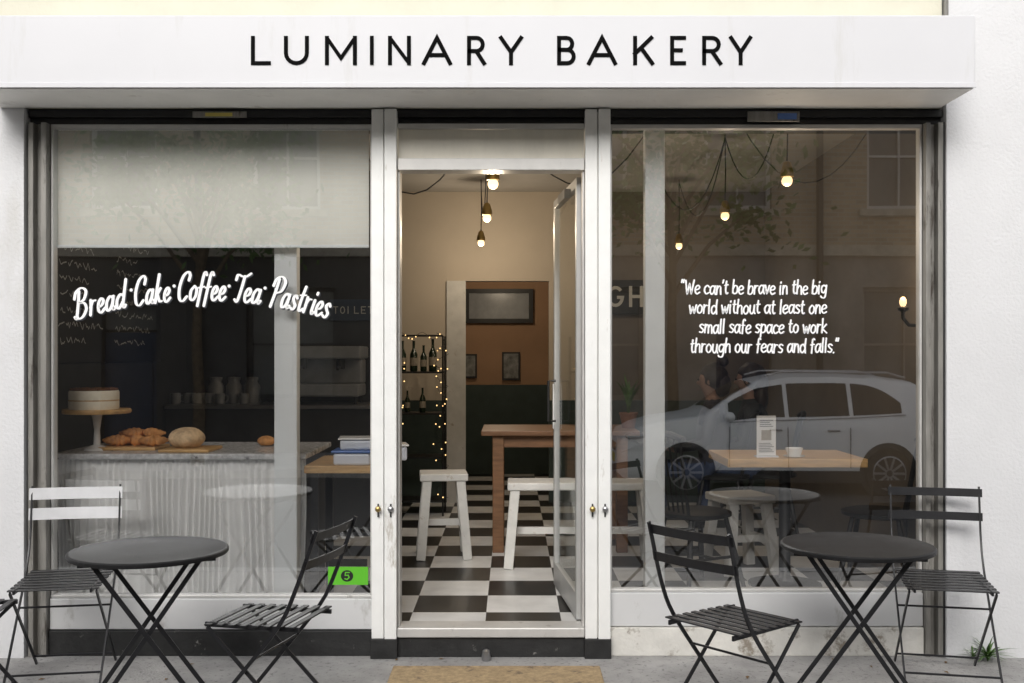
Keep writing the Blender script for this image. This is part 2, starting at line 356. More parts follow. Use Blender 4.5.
# ================================================================ SHOP BUILDING
B=thing('shop_building','white painted shopfront building with large glazed windows','shop')
Zt=Z(108); Zg=Z(122)
obj('upper_wall',MB().box(-7,2.205,0,.3,Zt+.003,8),'cream',B,label='cream rendered upper wall')
obj('side_wall',MB().box(2.222,7,-.015,.28,0,8),'white',B,label='white painted masonry wall')
obj('side_wall',MB().box(-7,-2.497,-.015,.28,0,Zt),'white',B,label='white painted masonry wall')
obj('drain_pipe',MB().tube([(2.213,-.03,3.1),(2.213,-.03,8)],.012,8),'guide',B)
sh=MB().box(-2.495,2.22,.05,.29,Zg,Zt); sh.box(-2.49,2.215,.02,.05,Zg+.03,Zt-.002)
obj('shutter_housing',sh,'black',B,bevel=.003)
obj('shutter_tag',MB().box(X(192),X(246),.008,.019,Z(117),Z(111)),'guide',B); obj('shutter_tag',MB().box(X(205),X(232),.003,.0075,Z(116),Z(112.5)),'yel',B)
obj('shutter_tag',MB().box(X(748),X(800),.008,.019,Z(121),Z(111)),'guide',B); obj('shutter_tag',MB().box(X(778),X(797),.003,.0075,Z(119),Z(113)),'blue',B)
for a,b in ((28,46.5),(926,943)):
    g=MB(); x0,x1=X(a),X(b); w=(x1-x0)
    g.box(x0,x0+w*.28,0,.1,.0,Zg-.002); g.box(x0+w*.28,x1-w*.3,.045,.1,.0,Zg-.002); g.box(x1-w*.3,x1,-.004,.1,.0,Zg-.002)
    obj('shutter_guide',g,'guide',B,bevel=.003)
obj('wall_reveal',MB().box(2.21,2.22,.0,.2,0,Zg),'black',B)
for a,b in ((372,397),(585,610)):
    x0,x1=X(a),X(b); xm=(x0+x1)/2
    p=MB().box(x0,xm-.003,-.02,.14,.1,Zt-.01); p.box(xm+.003,x1,-.03,.14,.1,Zt-.01); p.box(xm-.003,xm+.003,0,.14,.1,Zt-.02)
    po=obj('post',p,'post',B,bevel=.004)
    obj('post_base',MB().box(x0-.004,x1+.004,-.034,.145,0,.1),'plinth',B,bevel=.003)
    for q in (.28,.78):
        kx=x0+(x1-x0)*q
        kn=MB().lathe([(.004,0),(.012,.004),(.016,.015),(.012,.026),(.003,.03)],12)
        obj('door_bolt',kn,'brass' if q<.5 else 'steel',po,True,loc=(kx,-.028,Z(508)),rot=(math.pi/2,0,0))
        obj('hasp',MB().box(kx-.004,kx+.004,-.036,-.031,Z(516),Z(503)),'black',po)
def window(x0,x1,zsill,zpan,ytop,plinth,name):
    fr=MB()
    fr.box(x0,x1,.04,.1,zsill-.014,zsill); fr.box(x0,x1,.045,.1,ytop-.02,ytop); 
    fr.box(x0,x0+.012,.045,.1,zsill,ytop-.02); fr.box(x1-.012,x1,.045,.1,zsill,ytop-.02)
    w=obj('window',fr,'alu',B,bevel=.002,label=name)
    a,b,c,d=x0+.01,x1-.01,zsill-.003,ytop-.018
    obj('window_pane',MB().add([(a,.069,c),(b,.069,c),(b,.069,d),(a,.069,d)],[(0,1,2,3)]),'glass',w)
    obj('sill_panel',MB().box(x0,x1,.03,.11,zpan,zsill-.016),'sill',w,bevel=.004)
    obj('plinth',MB().box(x0,x1,.02,.12,0,zpan-.004),plinth,w,bevel=.004)
    return w
WL=window(X(47),X(371.5),Z(597),Z(631),Zg-.002,'plinth','wide fixed shop window with painted lettering')
WR=window(X(610.5),X(925.5),Z(591),Z(628),Zg-.002,'whitewash','wide fixed shop window with painted quotation')
yw=.0655
def arc(x):
    c=X(203,.06); s=(x-c)/((330-200)/F*(D+.06)); k=20/F*(D+.06)
    return Z(300,.06)-k*s*s, 2*k*s/((330-200)/F*(D+.06))*-1
cap=28/F*(D+.06)
mw=MB(); ms=MB()
for wd,a,b in [('Bread',75,126),('Cake',134,170),('Coffee',177,225),('Tea',233,260),('Pastries',269,328)]:
    write(ms,wd,X(a,.06),X(b,.06),arc,cap,.014,yw-.0004,shear=.14,callig=.5,off=(.006,-.006),font=S,add=.002)
    write(mw,wd,X(a,.06),X(b,.06),arc,cap,.0155,yw-.0026,shear=.14,callig=.5,font=S)
for dx,dz in ((131,290),(174,286),(229,286),(265,288)):
    for mb_,yy,rr,o_ in ((ms,yw-.0005,.0095,.004),(mw,yw-.0036,.0085,0)):
        mb_.add([(X(dx,.06)+o_+rr*math.cos(k*math.pi/6),yy,Z(dz,.06)-o_+rr*math.sin(k*math.pi/6)) for k in range(12)],[tuple(range(12))])
obj('lettering_shadow',ms,'shad',WL); obj('window_lettering',mw,'wlet',WL)
mq=MB(); mq2=MB()
for tx,a,b,base in (("“We can't be brave in the big",681,827,294),("world without at least one",689,827,313.5),("small safe space to work",699,827,333),("through our fears and falls.”",690,839,352.5)):
    bz=Z(base,.06)
    for mb_,ww,off,yy in ((mq2,.0095,(.003,-.0035),yw-.0002),(mq,.0085,(0,0),yw-.0034)):
        write(mb_,tx,X(a,.06),X(b,.06),lambda x,b=bz:(b+.002*math.sin(x*40),0),14/F*(D+.06),ww,yy,shear=.04,callig=.2,off=off)
obj('lettering_shadow',mq2,'shad',WR); obj('window_lettering',mq,'wlet',WR)
obj('hygiene_sticker',MB().box(X(328,.06),X(368,.06),.0625,.0645,Z(585,.06),Z(567,.06)),'stickg',WL)
obj('sticker_header',MB().box(X(329,.06),X(367,.06),.0627,.0645,Z(566.5,.06),Z(559,.06)),'black',WL)
s5=MB(); cx,cz=X(347,.06),Z(576,.06); s5.add([(cx+.032*math.cos(k*math.pi/12),.0615,cz+.03*math.sin(k*math.pi/12)) for k in range(24)],[tuple(range(24))]); obj('rating_circle',s5,'black',WL)
n5=MB(); ribbon(n5,[(cx+.012,cz+.018),(cx-.008,cz+.018),(cx-.01,cz+.003),(cx+.006,cz+.004),(cx+.011,cz-.008),(cx,cz-.018),(cx-.011,cz-.014)],.006,.0605); obj('rating_number',n5,'stickg',WL)
dx0,dx1=X(397.5),X(584.5)
fr=MB(); zt0,zt1=Z(170),Z(158)
fr.box(dx0,dx1,.0,.12,zt0,zt1); fr.box(dx0,dx1,.02,.12,Zg-.03,Zg-.003)
fr.box(dx0,dx0+.01,.02,.12,.15,zt0-.001); fr.box(dx1-.01,dx1,.02,.12,.15,zt0-.001)
DF=obj('door_frame',fr,'alu',B,bevel=.003)
obj('transom_light',MB().box(dx0,dx1,.035,.043,zt1+.001,Zg-.031),'tglass',DF)
obj('threshold',MB().box(dx0,dx1,-.02,.128,.105,.155),'alu',B,bevel=.006)
obj('door_step',MB().box(dx0,dx1,.0,.13,0,.103),'plinth',B,bevel=.004)
DO=thing('open_door','glazed slim grey metal framed shop door standing open inwards','door',(X(581),.13,.155),math.radians(95.6))
H=Z(172)-.16; Ld=.88; sw=.042
d=MB(); d.box(0,sw,-.016,.016,0.005,H); d.box(Ld-sw,Ld,-.016,.016,.005,H); d.box(sw,Ld-sw,-.016,.016,.005,.14); d.box(sw,Ld-sw,-.016,.016,H-.05,H)
obj('door_stile',d,'doorframe',DO,bevel=.003)
obj('door_pane',MB().box(sw-.002,Ld-sw+.002,-.003,.003,.138,H-.048),'glass2',DO)
obj('door_handle',MB().tube([(Ld-.1,.016,1.0),(Ld-.1,.06,1.0),(Ld-.1,.06,1.24),(Ld-.1,.016,1.24)],.008),'black',DO)
obj('lock_plate',MB().box(Ld-.04,Ld-.005,.017,.024,.95,1.22),'china',DO)
obj('door_closer',MB().box(.2,.45,.017,.05,H-.08,H-.03),'steel',DO)
xl,xr=-2.72,2.4; yb=4.6
obj('interior_side_wall',MB().box(xl-.1,xl,.3,7.2,0,3.2),'slate',B,label='dark slate painted inside wall')
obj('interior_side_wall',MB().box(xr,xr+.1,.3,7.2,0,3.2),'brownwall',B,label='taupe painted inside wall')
obj('ceiling',MB().box(xl,xr,.3,7.2,3.1,3.2),'ceil',B)
ox0,ox1,oz=X(449,yb),X(549,yb),Z(281,yb)
xm=X(600,yb)
obj('back_wall',MB().wall(xl,xm,yb,yb+.12,1.12,3.1,[(ox0,ox1,1.12,oz)]),'beige',B,label='cream back wall with wide opening')
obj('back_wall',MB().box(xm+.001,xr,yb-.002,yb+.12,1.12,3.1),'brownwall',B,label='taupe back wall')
obj('wainscot',MB().wall(xl,xr,yb-.012,yb+.13,.15,1.118,[(ox0,ox1,.15,1.118)]),'green',B)
obj('far_wall',MB().box(xl,xr,7.0,7.1,1.2,3.1),'ochre',B,label='ochre far wall of back room'); obj('wainscot',MB().box(xl,xr,6.98,7.1,.15,1.198),'green',B)
obj('door_jamb',MB().box(ox0-.02,ox0+.16,yb-.03,yb-.014,.15,oz),'whitewood',B)
px1=X(393,3.4)
single('menu_wall',MB().box(xl+.002,px1,3.4,3.5,.15,3.09),'slate','black painted partition wall behind the counter','wall')
MBD=single('chalkboard_menu',MB().box(xl+.002,xl+.02,.75,2.7,1.5,2.75),'black','tall black chalkboard menu on the side wall','menu board',bevel=.003)
ck=MB(); random.seed(3)
for r in range(12):
    z=2.66-r*.095
    for a0,a1 in ((.85,1.55),(1.75,2.5)):
        a=a0+random.uniform(0,.05)
        while a<a1-random.uniform(0,.3):
            n_=random.choice([.06,.08,.1]); t_=MB(); ribbon(t_,smooth([(a+k*n_/4,z+random.uniform(0,.045)) for k in range(5)],2),.008,0)
            ck.add([(xl+.022+random.uniform(0,.0005),v[0],v[2]) for v in t_.v],t_.f); a+=n_+.03
obj('chalk_writing',ck,'greyletter',MBD)
TS=single('toilet_sign',MB().box(X(329,3.3),X(376,3.3),3.36,3.396,Z(320,3.3),Z(299,3.3)),'bluesign','small dark blue hanging direction board with pale capitals','sign')
def arcpts(cx,cz,rx,rz,a0,a1,n=10): return [(cx+rx*math.cos(math.radians(a0+(a1-a0)*i/n)),cz+rz*math.sin(math.radians(a0+(a1-a0)*i/n))) for i in range(n+1)]
CAPS={'L':[[(0,1),(0,0),(1,0)]],'U':[[(0,1)]+arcpts(.5,.4,.5,.4,180,360)+[(1,1)]],'M':[[(0,0),(0,1)],[(0,1),(.5,.2),(1,1)],[(1,1),(1,0)]],'I':[[(.5,0),(.5,1)]],
'N':[[(0,0),(0,1)],[(0,1),(1,0)],[(1,0),(1,1)]],'A':[[(0,0),(.5,1),(1,0)],[(.18,.32),(.82,.32)]],
'R':[[(0,0),(0,1)]+arcpts(.5,.74,.42,.26,90,-90)+[(0,.48)],[(.48,.48),(1,0)]],
'Y':[[(0,1),(.5,.43),(1,1)],[(.5,.46),(.5,0)]],
'B':[[(0,.53),(0,1)]+arcpts(.52,.765,.36,.235,90,-90)+[(0,.53)],[(0,.53)]+arcpts(.56,.265,.42,.265,90,-90)+[(0,0),(0,.6)]],
'K':[[(0,0),(0,1)],[(.95,1),(0,.38)],[(.36,.6),(1,0)]],'E':[[(1,1),(0,1),(0,0),(1,0)],[(0,.51),(.9,.51)]],
'T':[[(0,1),(1,1)],[(.5,1),(.5,0)]],'O':[arcpts(.5,.5,.5,.5,90,450,20)],'G':[arcpts(.5,.5,.5,.5,40,350,16)+[(1,.45),(.6,.45)]],'H':[[(0,0),(0,1)],[(1,0),(1,1)],[(0,.5),(1,.5)]]}
def capital(mb,c,x0,x1,z0,z1,w,y):
    for k,s_ in enumerate(CAPS[c]):
        h=w/2; q=[]
        diag=c in 'MN' and k in (1,) 
        for a,b in s_: q.append((x0+h+a*(x1-x0-w),z0+h+b*(z1-z0-w)))
        if not diag:
            for idx,nb in ((0,1),(-1,-2)):
                p=Vector(q[idx]); d_=(p-Vector(q[nb])).normalized()*h
                if abs(s_[idx][1]) in (0,1) or abs(s_[idx][0]) in (0,1): q[idx]=tuple(p+d_)
        ribbon(mb,q,w*(.92 if diag else 1),y-k*.0004,butt=True)
tl=MB()
for i,c in enumerate('TOILET'):
    a=332+i*7; capital(tl,c,X(a,3.3),X(a+(5 if c!='I' else 2),3.3),Z(313.5,3.3),Z(306,3.3),.008,3.356)
obj('sign_lettering',tl,'greyletter',TS)
FY=-.405
SG=thing('shop_sign','long white boxed fascia sign with spaced black capitals','sign',(0,0,0))
zb=Z(88,FY); zt_=Z(15,FY)
obj('sign_board',MB().box(-2.62,2.2,FY,-.003,zb+.004,zt_),'sign',SG,bevel=.006)
obj('soffit_panel',MB().box(-2.61,2.19,FY+.01,-.017,zb-.002,zb+.0035),'soffit',SG)
obj('drip_trim',MB().box(-2.62,2.2,FY-.006,FY-.001,zb+.001,zb+.025),'sign',SG,bevel=.002)
SL=MB()
for c,a,b in [('L',251,271),('U',284,309),('M',325,357),('I',370,374),('N',388,411),('A',422,452),('R',467,486),('Y',499,523),('B',557,576),('A',587,617),('K',633,654),('E',670,686),('R',702,722),('Y',729,752)]:
    if c=='I':
        SL.box(X(370,FY),X(373.8,FY),FY-.005,FY-.002,Z(65,FY),Z(36,FY)); continue
    capital(SL,c,X(a,FY),X(b,FY),Z(65.3,FY),Z(36,FY),.0192,FY-.003)
obj('sign_lettering',SL,'letter',SG)
BL=thing('roller_blind','cream fabric roller blind half lowered behind window glass','blind')
bm_=MB(); n=40; x0,x1=X(49,.1),X(369,.1); vs=[]
for i in range(n+1):
    x=x0+(x1-x0)*i/n; yy=.095+.004*math.sin(i*.7)
    vs+= [(x,yy,Z(245,.1)),(x,.095+.001*math.sin(i*.7),Zg)]
bm_.add(vs,[(2*i,2*i+2,2*i+3,2*i+1) for i in range(n)]); obj('blind_fabric',bm_,'blind',BL,True)
obj('bottom_bar',MB().box(x0,x1,.09,.101,Z(248,.1),Z(245,.1)),'column',BL,bevel=.002)
for a,b in ((274,297),(645,665)):
    y=.15; single('interior_column',MB().box(X(a,y),X(b,y),y,y+.08,.15,3.1),'column','slim white painted column behind the window','column',bevel=.006)
# ---- pendant lamps
PG='pendant lamps hung from looping cables'
def pendant(x,y,z,w):
    T=thing('pendant_lamp','bare glowing globe bulb on black cable and holder','lamp',(x,y,z),group=PG)
    top=3.1-z
    obj('cable',MB().tube([(0,0,.1),(.004,0,.3),(0,0,top)],.004,6),'cable',T)
    obj('lamp_holder',MB().lathe([(.008,.11),(.022,.1),(.036,.05),(.038,.022)][::-1],14),'brass',T,True)
    obj('bulb',MB().ball((0,0,0),.03,16,10),'bulb',T,True)
    l=bpy.data.lights.new('bulb_light','POINT'); l.energy=w; l.color=(1,.82,.6); l.shadow_soft_size=.03
    o=bpy.data.objects.new('bulb_light',l); COL.objects.link(o); o.parent=T; o.location=(0,0,-.09)
    return T
pend=[]
for px,py,y,e_ in ((493,184,.5,8),(487,218,2.1,11),(481,243,3.9,11),(787,181,.4,5),(725,216,2.0,5),(679,246,3.9,6)):
    pend.append(pendant(X(px,y),y,Z(py,y),e_))
pendant(-.15,5.9,2.5,11)  # extra lamp added to brighten the back room, unseen above the opening
def slack(A,Bq,sag,yy=None):
    pts=[]
    for i in range(13):
        t=i/12; pts.append((A[0]+(Bq[0]-A[0])*t,A[1]+(Bq[1]-A[1])*t,3.08-sag*4*t*(1-t)-.1*t*(1-t)*(1-2*t)))
    single('looping_cable',MB().tube(pts,.004,6),'cable','slack black lamp cable looped below the ceiling','cable',smooth=True)
for a,b in ((0,1),(1,2),(3,4),(4,5)): slack(pend[a].location,pend[b].location,.42)
slack((-1.0,.6),(-.11,.5),.62); slack((-.11,.5),(.9,.5),.58); slack((.7,.7),(1.5,2.0),.6); slack((1.2,.6),(2.3,1.2),.5)
sy=.62; sx=X(903,sy); 
SC=thing('wall_lamp','lit wall lamp on dark curved arm','lamp',(xr,sy,Z(318,sy)))
dxs=sx-xr
obj('wall_plate',MB().ball((-.012,0,0),.05,14,8,(.3,1,1.8)),'black',SC,True)
obj('arm',MB().tube([(-.01,0,0),(dxs*.4,0,-.045),(dxs*.8,0,-.04),(dxs,0,0),(dxs,0,.05)],.011),'black',SC,True)
obj('lamp_cup',MB().lathe([(.012,.035),(.03,.045),(.032,.06),(.02,.065)],14,(dxs,0,0)),'black',SC,True)
obj('bulb',MB().ball((dxs,0,.092),.02,14,10,(1,1,1.5)),'bulb',SC,True)
l=bpy.data.lights.new('bulb_light','POINT'); l.energy=4; l.color=(1,.72,.42); l.shadow_soft_size=.03
o=bpy.data.objects.new('bulb_light',l); COL.objects.link(o); o.parent=SC; o.location=(dxs,-.02,.16)
# ================================================================ COUNTER
cy=.3; cx0,cx1=-2.5,X(306,cy); ct=Z(454,cy)
C=thing('serving_counter','marble topped counter skirted with gathered pale linen curtain','counter',((cx0+cx1)/2,cy,.15))
ox=(cx0+cx1)/2; 
obj('counter_top',MB().box(cx0-ox,cx1-ox,0,.8,ct-.15-.03,ct-.15),'marble',C,bevel=.006)
obj('counter_body',MB().box(cx0-ox+.03,cx1-ox-.03,.12,.75,.0,ct-.15-.037),'slate',C)
cur=MB(); nx,nz=560,14; vs=[]; random.seed(5)
ph=0; phs=[]
for i in range(nx+1):
    ph+=.4+.16*math.sin(i*.06)+.12*math.sin(i*.023+1); phs.append(ph)
for j in range(nz+1):
    t=j/nz
    for i in range(nx+1):
        x=cx0-ox+.01+(cx1-cx0-.02)*i/nx
        yy=.05+(.007+.011*(1-t)**.6)*math.sin(phs[i]+.5*math.sin(t*3+i*.01))+.012*(1-t)*math.sin(i*.05+2)
        vs.append((x+.006*math.sin(t*5+i*.03),yy,t*(ct-.15-.031)))
cur.add(vs,[(j*(nx+1)+i,j*(nx+1)+i+1,(j+1)*(nx+1)+i+1,(j+1)*(nx+1)+i) for j in range(nz) for i in range(nx)])
obj('gathered_curtain',cur,'curtain',C,True)
sy_=.55
CS=thing('cake_stand','round wooden cake stand on pale turned post','cake stand',(X(97,sy_),sy_,ct))
hz=Z(410,sy_)-ct
obj('stand_board',MB().lathe([(.18,hz-.018),(.185,hz-.01),(.185,hz),(.18,hz+.006)],40),'wood',CS,True)
obj('stand_post',MB().lathe([(.07,0),(.07,.01),(.02,.03),(.016,hz*.5),(.03,hz-.02)],16),'china',CS,True)
CK=thing('layer_cake','cream layered cake with thin dark crumb topping','cake',(X(94,sy_),sy_,ct+hz+.006))
r=.135; h=.105
obj('cake_body',MB().lathe([(r*.98,0),(r,.01),(r,.044),(r*.985,.05),(r,.056),(r,h-.01),(r*.97,h)],40),'cream_ic',CK,True)
tp=MB().lathe([(r*.95,h-.001),(r*.96,h+.004),(r*.9,h+.009),(r*.3,h+.01)],30)
for i in range(110):
    a=random.uniform(0,6.28); q=random.uniform(.3,.97)*r; tp.ball((q*math.cos(a),q*math.sin(a),h+.008),random.uniform(.004,.009),6,4)
obj('crumb_topping',tp,'choc',CK,True)
obj('cake_filling',MB().lathe([(r*1.0,.046),(r*1.006,.05),(r*1.0,.054)],40),'loaf',CK,True)
def boardobj(px0,px1,y,d,m='wood',lab='thin wooden serving board on marble counter'):
    return single('serving_board',MB().box(X(px0,y),X(px1,y),y-d/2,y+d/2,ct,ct+.018),m,lab,'board',bevel=.006)
boardobj(104,163,.63,.26); boardobj(166,216,.51,.28)
def croissant(x,y,z,rz,s=1):
    T=thing('croissant','golden baked croissant on wooden serving board','croissant',(x,y,z),rz,group='croissants on the counter')
    pts=[];rr=[]
    for i in range(37):
        t=i/36*2-1; pts.append((t*.075*s,.03*s*t*t,.028*s)); rr.append(s*(.006+.026*(1-abs(t)**1.7)*(.74+.26*abs(math.cos(t*9)))))
    obj('crust',MB().tube(pts,rr,12),'bread',T,True); return T
for b,c,e in ((118,.59,.3),(136,.63,-.5),(153,.57,.2),(142,.71,1.2),(126,.73,-.2)): croissant(X(b,c),c,ct+.02,e,1.1)
croissant(X(134,.64),.64,ct+.062,.5,1.0); croissant(X(151,.64),.65,ct+.06,-.3,1.0)
def loaf(x,y,z,r,m,lab,flat=.62):
    mb=MB(); n=28
    mb.ball((0,0,r*flat*.8),r,n,14,(1,1,flat))
    for i,v in enumerate(mb.v):
        k=1+.04*math.sin(v[0]*60)+.03*math.sin(v[1]*70+1); mb.v[i]=(v[0]*k,v[1]*k,max(0,v[2]))
    return single('bread_loaf',mb,m,lab,'bread',smooth=True,loc=(x,y,z))
loaf(X(187,.51),.51,ct+.02,.1,'loaf','round flour dusted sourdough loaf')
for a,b in ((266,.8),(281,.85)): loaf(X(a,b),b,ct+.005,.05,'bread','small golden brown bun on the counter')
BK=thing('back_counter','dark back bar with steel edge behind the serving counter','counter',(0,0,0))
bt=1.16
obj('counter_body',MB().box(xl+.02,px1-.1,2.8,3.38,.15,bt-.03),'slate',BK); obj('counter_top',MB().box(xl+.02,px1-.08,2.77,3.39,bt-.028,bt),'steel',BK,bevel=.004)
mg=MB().lathe([(.026,0),(.034,.006),(.038,.05),(.04,.085),(.036,.085),(.033,.05),(.02,.012)],16)
mh=MB().tube([(.038,0,.07),(.058,0,.065),(.062,0,.04),(.05,0,.02),(.036,0,.02)],.005,6)
T0=thing('mug','pale stoneware mug on the back bar','mug',(X(150,2.95),2.95,bt),.4,group='mugs on the back bar')
obj('mug_body',mg,'dchina',T0,True); obj('handle',mh,'dchina',T0,True)
for i,a in enumerate((158,166,176,186,197,208,220,232,244)): clone(T0,(X(a,2.95),2.95+.05*(i%2),bt),i*1.1)
for i,a in enumerate((154,163,172,188,200)): clone(T0,(X(a,3.0),3.08,bt+.0),i*.8)
jt=MB().lathe([(.06,0),(.065,.02),(.065,.14),(.045,.17),(.045,.19),(.05,.19),(.05,.21),(.0,.215)],18)
J=thing('storage_jar','grey storage jar with lid on back bar','jar',(X(216,3.1),3.1,bt),group='jars on the back bar'); obj('jar_body',jt,'dchina',J,True)
for a in (234,252): clone(J,(X(a,3.12),3.12,bt),0)
EM=thing('espresso_machine','steel espresso machine on the back bar','coffee machine',(X(322,2.95),2.95,bt))
e=MB().box(-.3,.3,-.05,.35,.06,.16); e.box(-.3,.3,.1,.35,.16,.36); e.box(-.32,.32,-.1,.36,.36,.46); obj('machine_body',e,'dchina',EM,bevel=.015)
e=MB()
for q in (-.15,.15): e.lathe([(.03,.28),(.035,.29),(.035,.34),(.03,.36)],12,(q,-.02,0)); e.beam((q,-.02,.3),(q,-.16,.28),.02,.02)
obj('portafilter',e,'black',EM); e=MB()
for q in ((-.27,-.02),(.27,-.02),(-.27,.3),(.27,.3)): e.tube([(q[0],q[1],0),(q[0],q[1],.06)],.015)
obj('machine_foot',e,'black',EM)
ty=.28; tz=Z(466,ty)
TB=thing('window_table','small oak topped table beside the window','table',(X(338,ty),ty+.1,.15))
hh=tz-.15; x0=X(302,ty)-X(338,ty)+.01; x1=X(371.5,ty)-X(338,ty)+.08
obj('table_top',MB().box(x0,x1,-.1,.5,hh-.04,hh),'wood',TB,bevel=.004)
for q in ((x0+.05,-.05),(x1-.05,-.05),(x0+.05,.42),(x1-.05,.42)): obj('leg',MB().box(q[0]-.02,q[0]+.02,q[1]-.02,q[1]+.02,0,hh-.041),'black',TB)
by=.4
BX=thing('storage_box','translucent plastic food box with blue clip lid','box',(X(354,by),by,tz))
obj('box_body',MB().box(-.1,.1,-.09,.09,0,.065),'plastic',BX,bevel=.012); obj('box_lid',MB().box(-.11,.11,-.1,.1,.066,.08),'blue',BX,bevel=.005)
BX2=thing('storage_box','clear plastic tub with white lid stacked on box','box',(X(357,by),by+.01,tz+.081),.1)
obj('box_body',MB().box(-.09,.09,-.08,.08,0,.055),'plastic',BX2,bevel=.012); obj('box_lid',MB().box(-.1,.1,-.09,.09,.056,.066),'china',BX2,bevel=.004)
BX3=thing('storage_box','small plastic tub with pale lid','box',(X(398,by)-.06,by+.23,tz),.2)
obj('box_body',MB().box(-.08,.08,-.08,.08,0,.08),'plastic',BX3,bevel=.012); obj('box_lid',MB().box(-.09,.09,-.09,.09,.081,.092),'china',BX3,bevel=.004)
# ================================================================ INTERIOR FURNITURE
def stool(x,y,h,w,dp,rz,lab,length=None,grp='white painted stools'):
    T=thing('wooden_stool' if not length else 'wooden_bench',lab,'stool' if not length else 'bench',(x,y,.15),rz,group=grp)
    L=length or w
    obj('seat',MB().box(-L/2,L/2,-dp/2,dp/2,h-.05,h),'whitewood',T,bevel=.008)
    for sx in (-1,1):
        for sy2 in (-1,1):
            obj('leg',MB().beam((sx*(L/2-.005),sy2*(dp/2+.01),0),(sx*(L/2-.05),sy2*(dp/2-.04),h-.051),.055,.062,(0,1,0)),'whitewood',T,bevel=.004)
    st=MB()
    for sx in (-1,1):
        xx=sx*(L/2-.022); st.box(xx-.014,xx+.014,-dp/2+.03,dp/2-.03,h*.36,h*.36+.05)
    st.box(-L/2+.037,L/2-.037,-.014,.014,h*.365,h*.365+.045)
    obj('stretcher',st,'whitewood',T); return T
stool(X(442,1.8),1.95,.585,.33,.3,.1,'square white painted wooden stool with braced legs')
stool(X(580,1.5),1.65,.56,.3,.3,0,'long white painted wooden bench beside brown table',length=.95,grp='white painted benches')
stool(X(745,1.3),1.45,.5,.34,.32,.3,'square white painted wooden stool with braced legs')
tx0,tx1=X(481,2.0),X(640,2.0)
T=thing('dining_table','heavy warm brown wooden table on thick legs','table',((tx0+tx1)/2,2.35,.15)); hw=(tx1-tx0)/2; th_=Z(431,2.0)-.15
obj('table_top',MB().box(-hw,hw,-.35,.35,th_-.035,th_),'dwood',T,bevel=.006)
obj('apron',MB().box(-hw+.08,hw-.08,-.28,.28,th_-.12,th_-.036),'dwood',T)
for a in (-1,1):
    for b in (-1,1): obj('leg',MB().box(a*(hw-.12)-.04,a*(hw-.12)+.04,b*.27-.035,b*.27+.035,0,th_-.037),'dwood',T,bevel=.005)
ty=.72; tz=Z(459,ty); xa,xb=X(728,ty),X(868,ty)
T=thing('window_table','oak topped cafe table on black pedestal','table',((xa+xb)/2,ty+.3,.15)); hw=(xb-xa)/2; hh=tz-.15
obj('table_top',MB().box(-hw,hw,-.3,.3,hh-.05,hh),'wood',T,bevel=.004)
obj('pedestal',MB().lathe([(.22,0),(.22,.012),(.05,.03),(.035,.05),(.035,hh-.06),(.1,hh-.052)],20),'black',T,True)
cp=thing('cup','small white china cup on oak table','cup',(X(795,ty+.1),ty+.12,tz)); obj('cup_body',MB().lathe([(.025,0),(.035,.004),(.05,.045),(.052,.055),(.048,.055),(.03,.012)],20),'china',cp,True)
obj('saucer',MB().lathe([(.03,0),(.06,.004),(.063,.01),(.03,.004)],20),'china',cp,True)
mc=thing('menu_stand','upright white menu card in clear holder on table','menu',(X(767,ty+.1),ty+.12,tz),.1)
obj('card',MB().box(-.058,.058,-.003,.003,.01,.245),'china',mc); obj('card_print',MB().box(-.03,.03,-.0045,-.0035,.1,.16),'label',mc); obj('stand_base',MB().box(-.065,.065,-.03,.03,0,.009),'plastic',mc)
ln=MB()
for i in range(6): ln.box(-.045,.045-.01*(i%3),-.0045,-.0035,.03+i*.01,.033+i*.01)
for i in range(4): ln.box(-.04,.04-.01*(i%3),-.0045,-.0035,.18+i*.012,.184+i*.012)
obj('card_text',ln,'shad',mc)
def windsor(x,y,rz,lab='black spindle backed wooden chair'):
    T=thing('spindle_chair',lab,'chair',(x,y,.15),rz,group='black spindle backed chairs')
    obj('seat',MB().lathe([(.19,.43),(.215,.44),(.215,.46),(.19,.468)],24),'black',T,True)
    for a,b in ((1,1),(1,-1),(-1,1),(-1,-1)): obj('leg',MB().tube([(a*.21,b*.2,0),(a*.17,b*.16,.2),(a*.13,b*.12,.435)],[.012,.019,.013],8),'black',T,True)
    obj('stretcher',MB().tube([(.17,.17,.2),(-.17,.17,.2)],.009).tube([(.17,-.17,.2),(-.17,-.17,.2)],.009).tube([(0,.17,.2),(0,-.17,.2)],.009),'black',T,True)
    bk=MB()
    for i in range(-3,4):
        yy=i*.054; bk.tube([(-.16,yy*.85,.46),(-.25,yy,.93)],.007 if abs(i)<3 else .012,6)
    bk.tube([(-.245,-.2,.91),(-.262,-.1,.935),(-.268,0,.94),(-.262,.1,.935),(-.245,.2,.91)],.02,8)
    obj('backrest',bk,'black',T,True); return T
W0=windsor(X(700,.8),.95,.5)
clone(W0,(X(893,.7),.95,.15),math.pi*.85)
py_=2.9
clone(W0,(X(722,py_),py_,.15),math.pi-.3); clone(W0,(X(772,py_),py_+.1,.15),math.pi-.2)
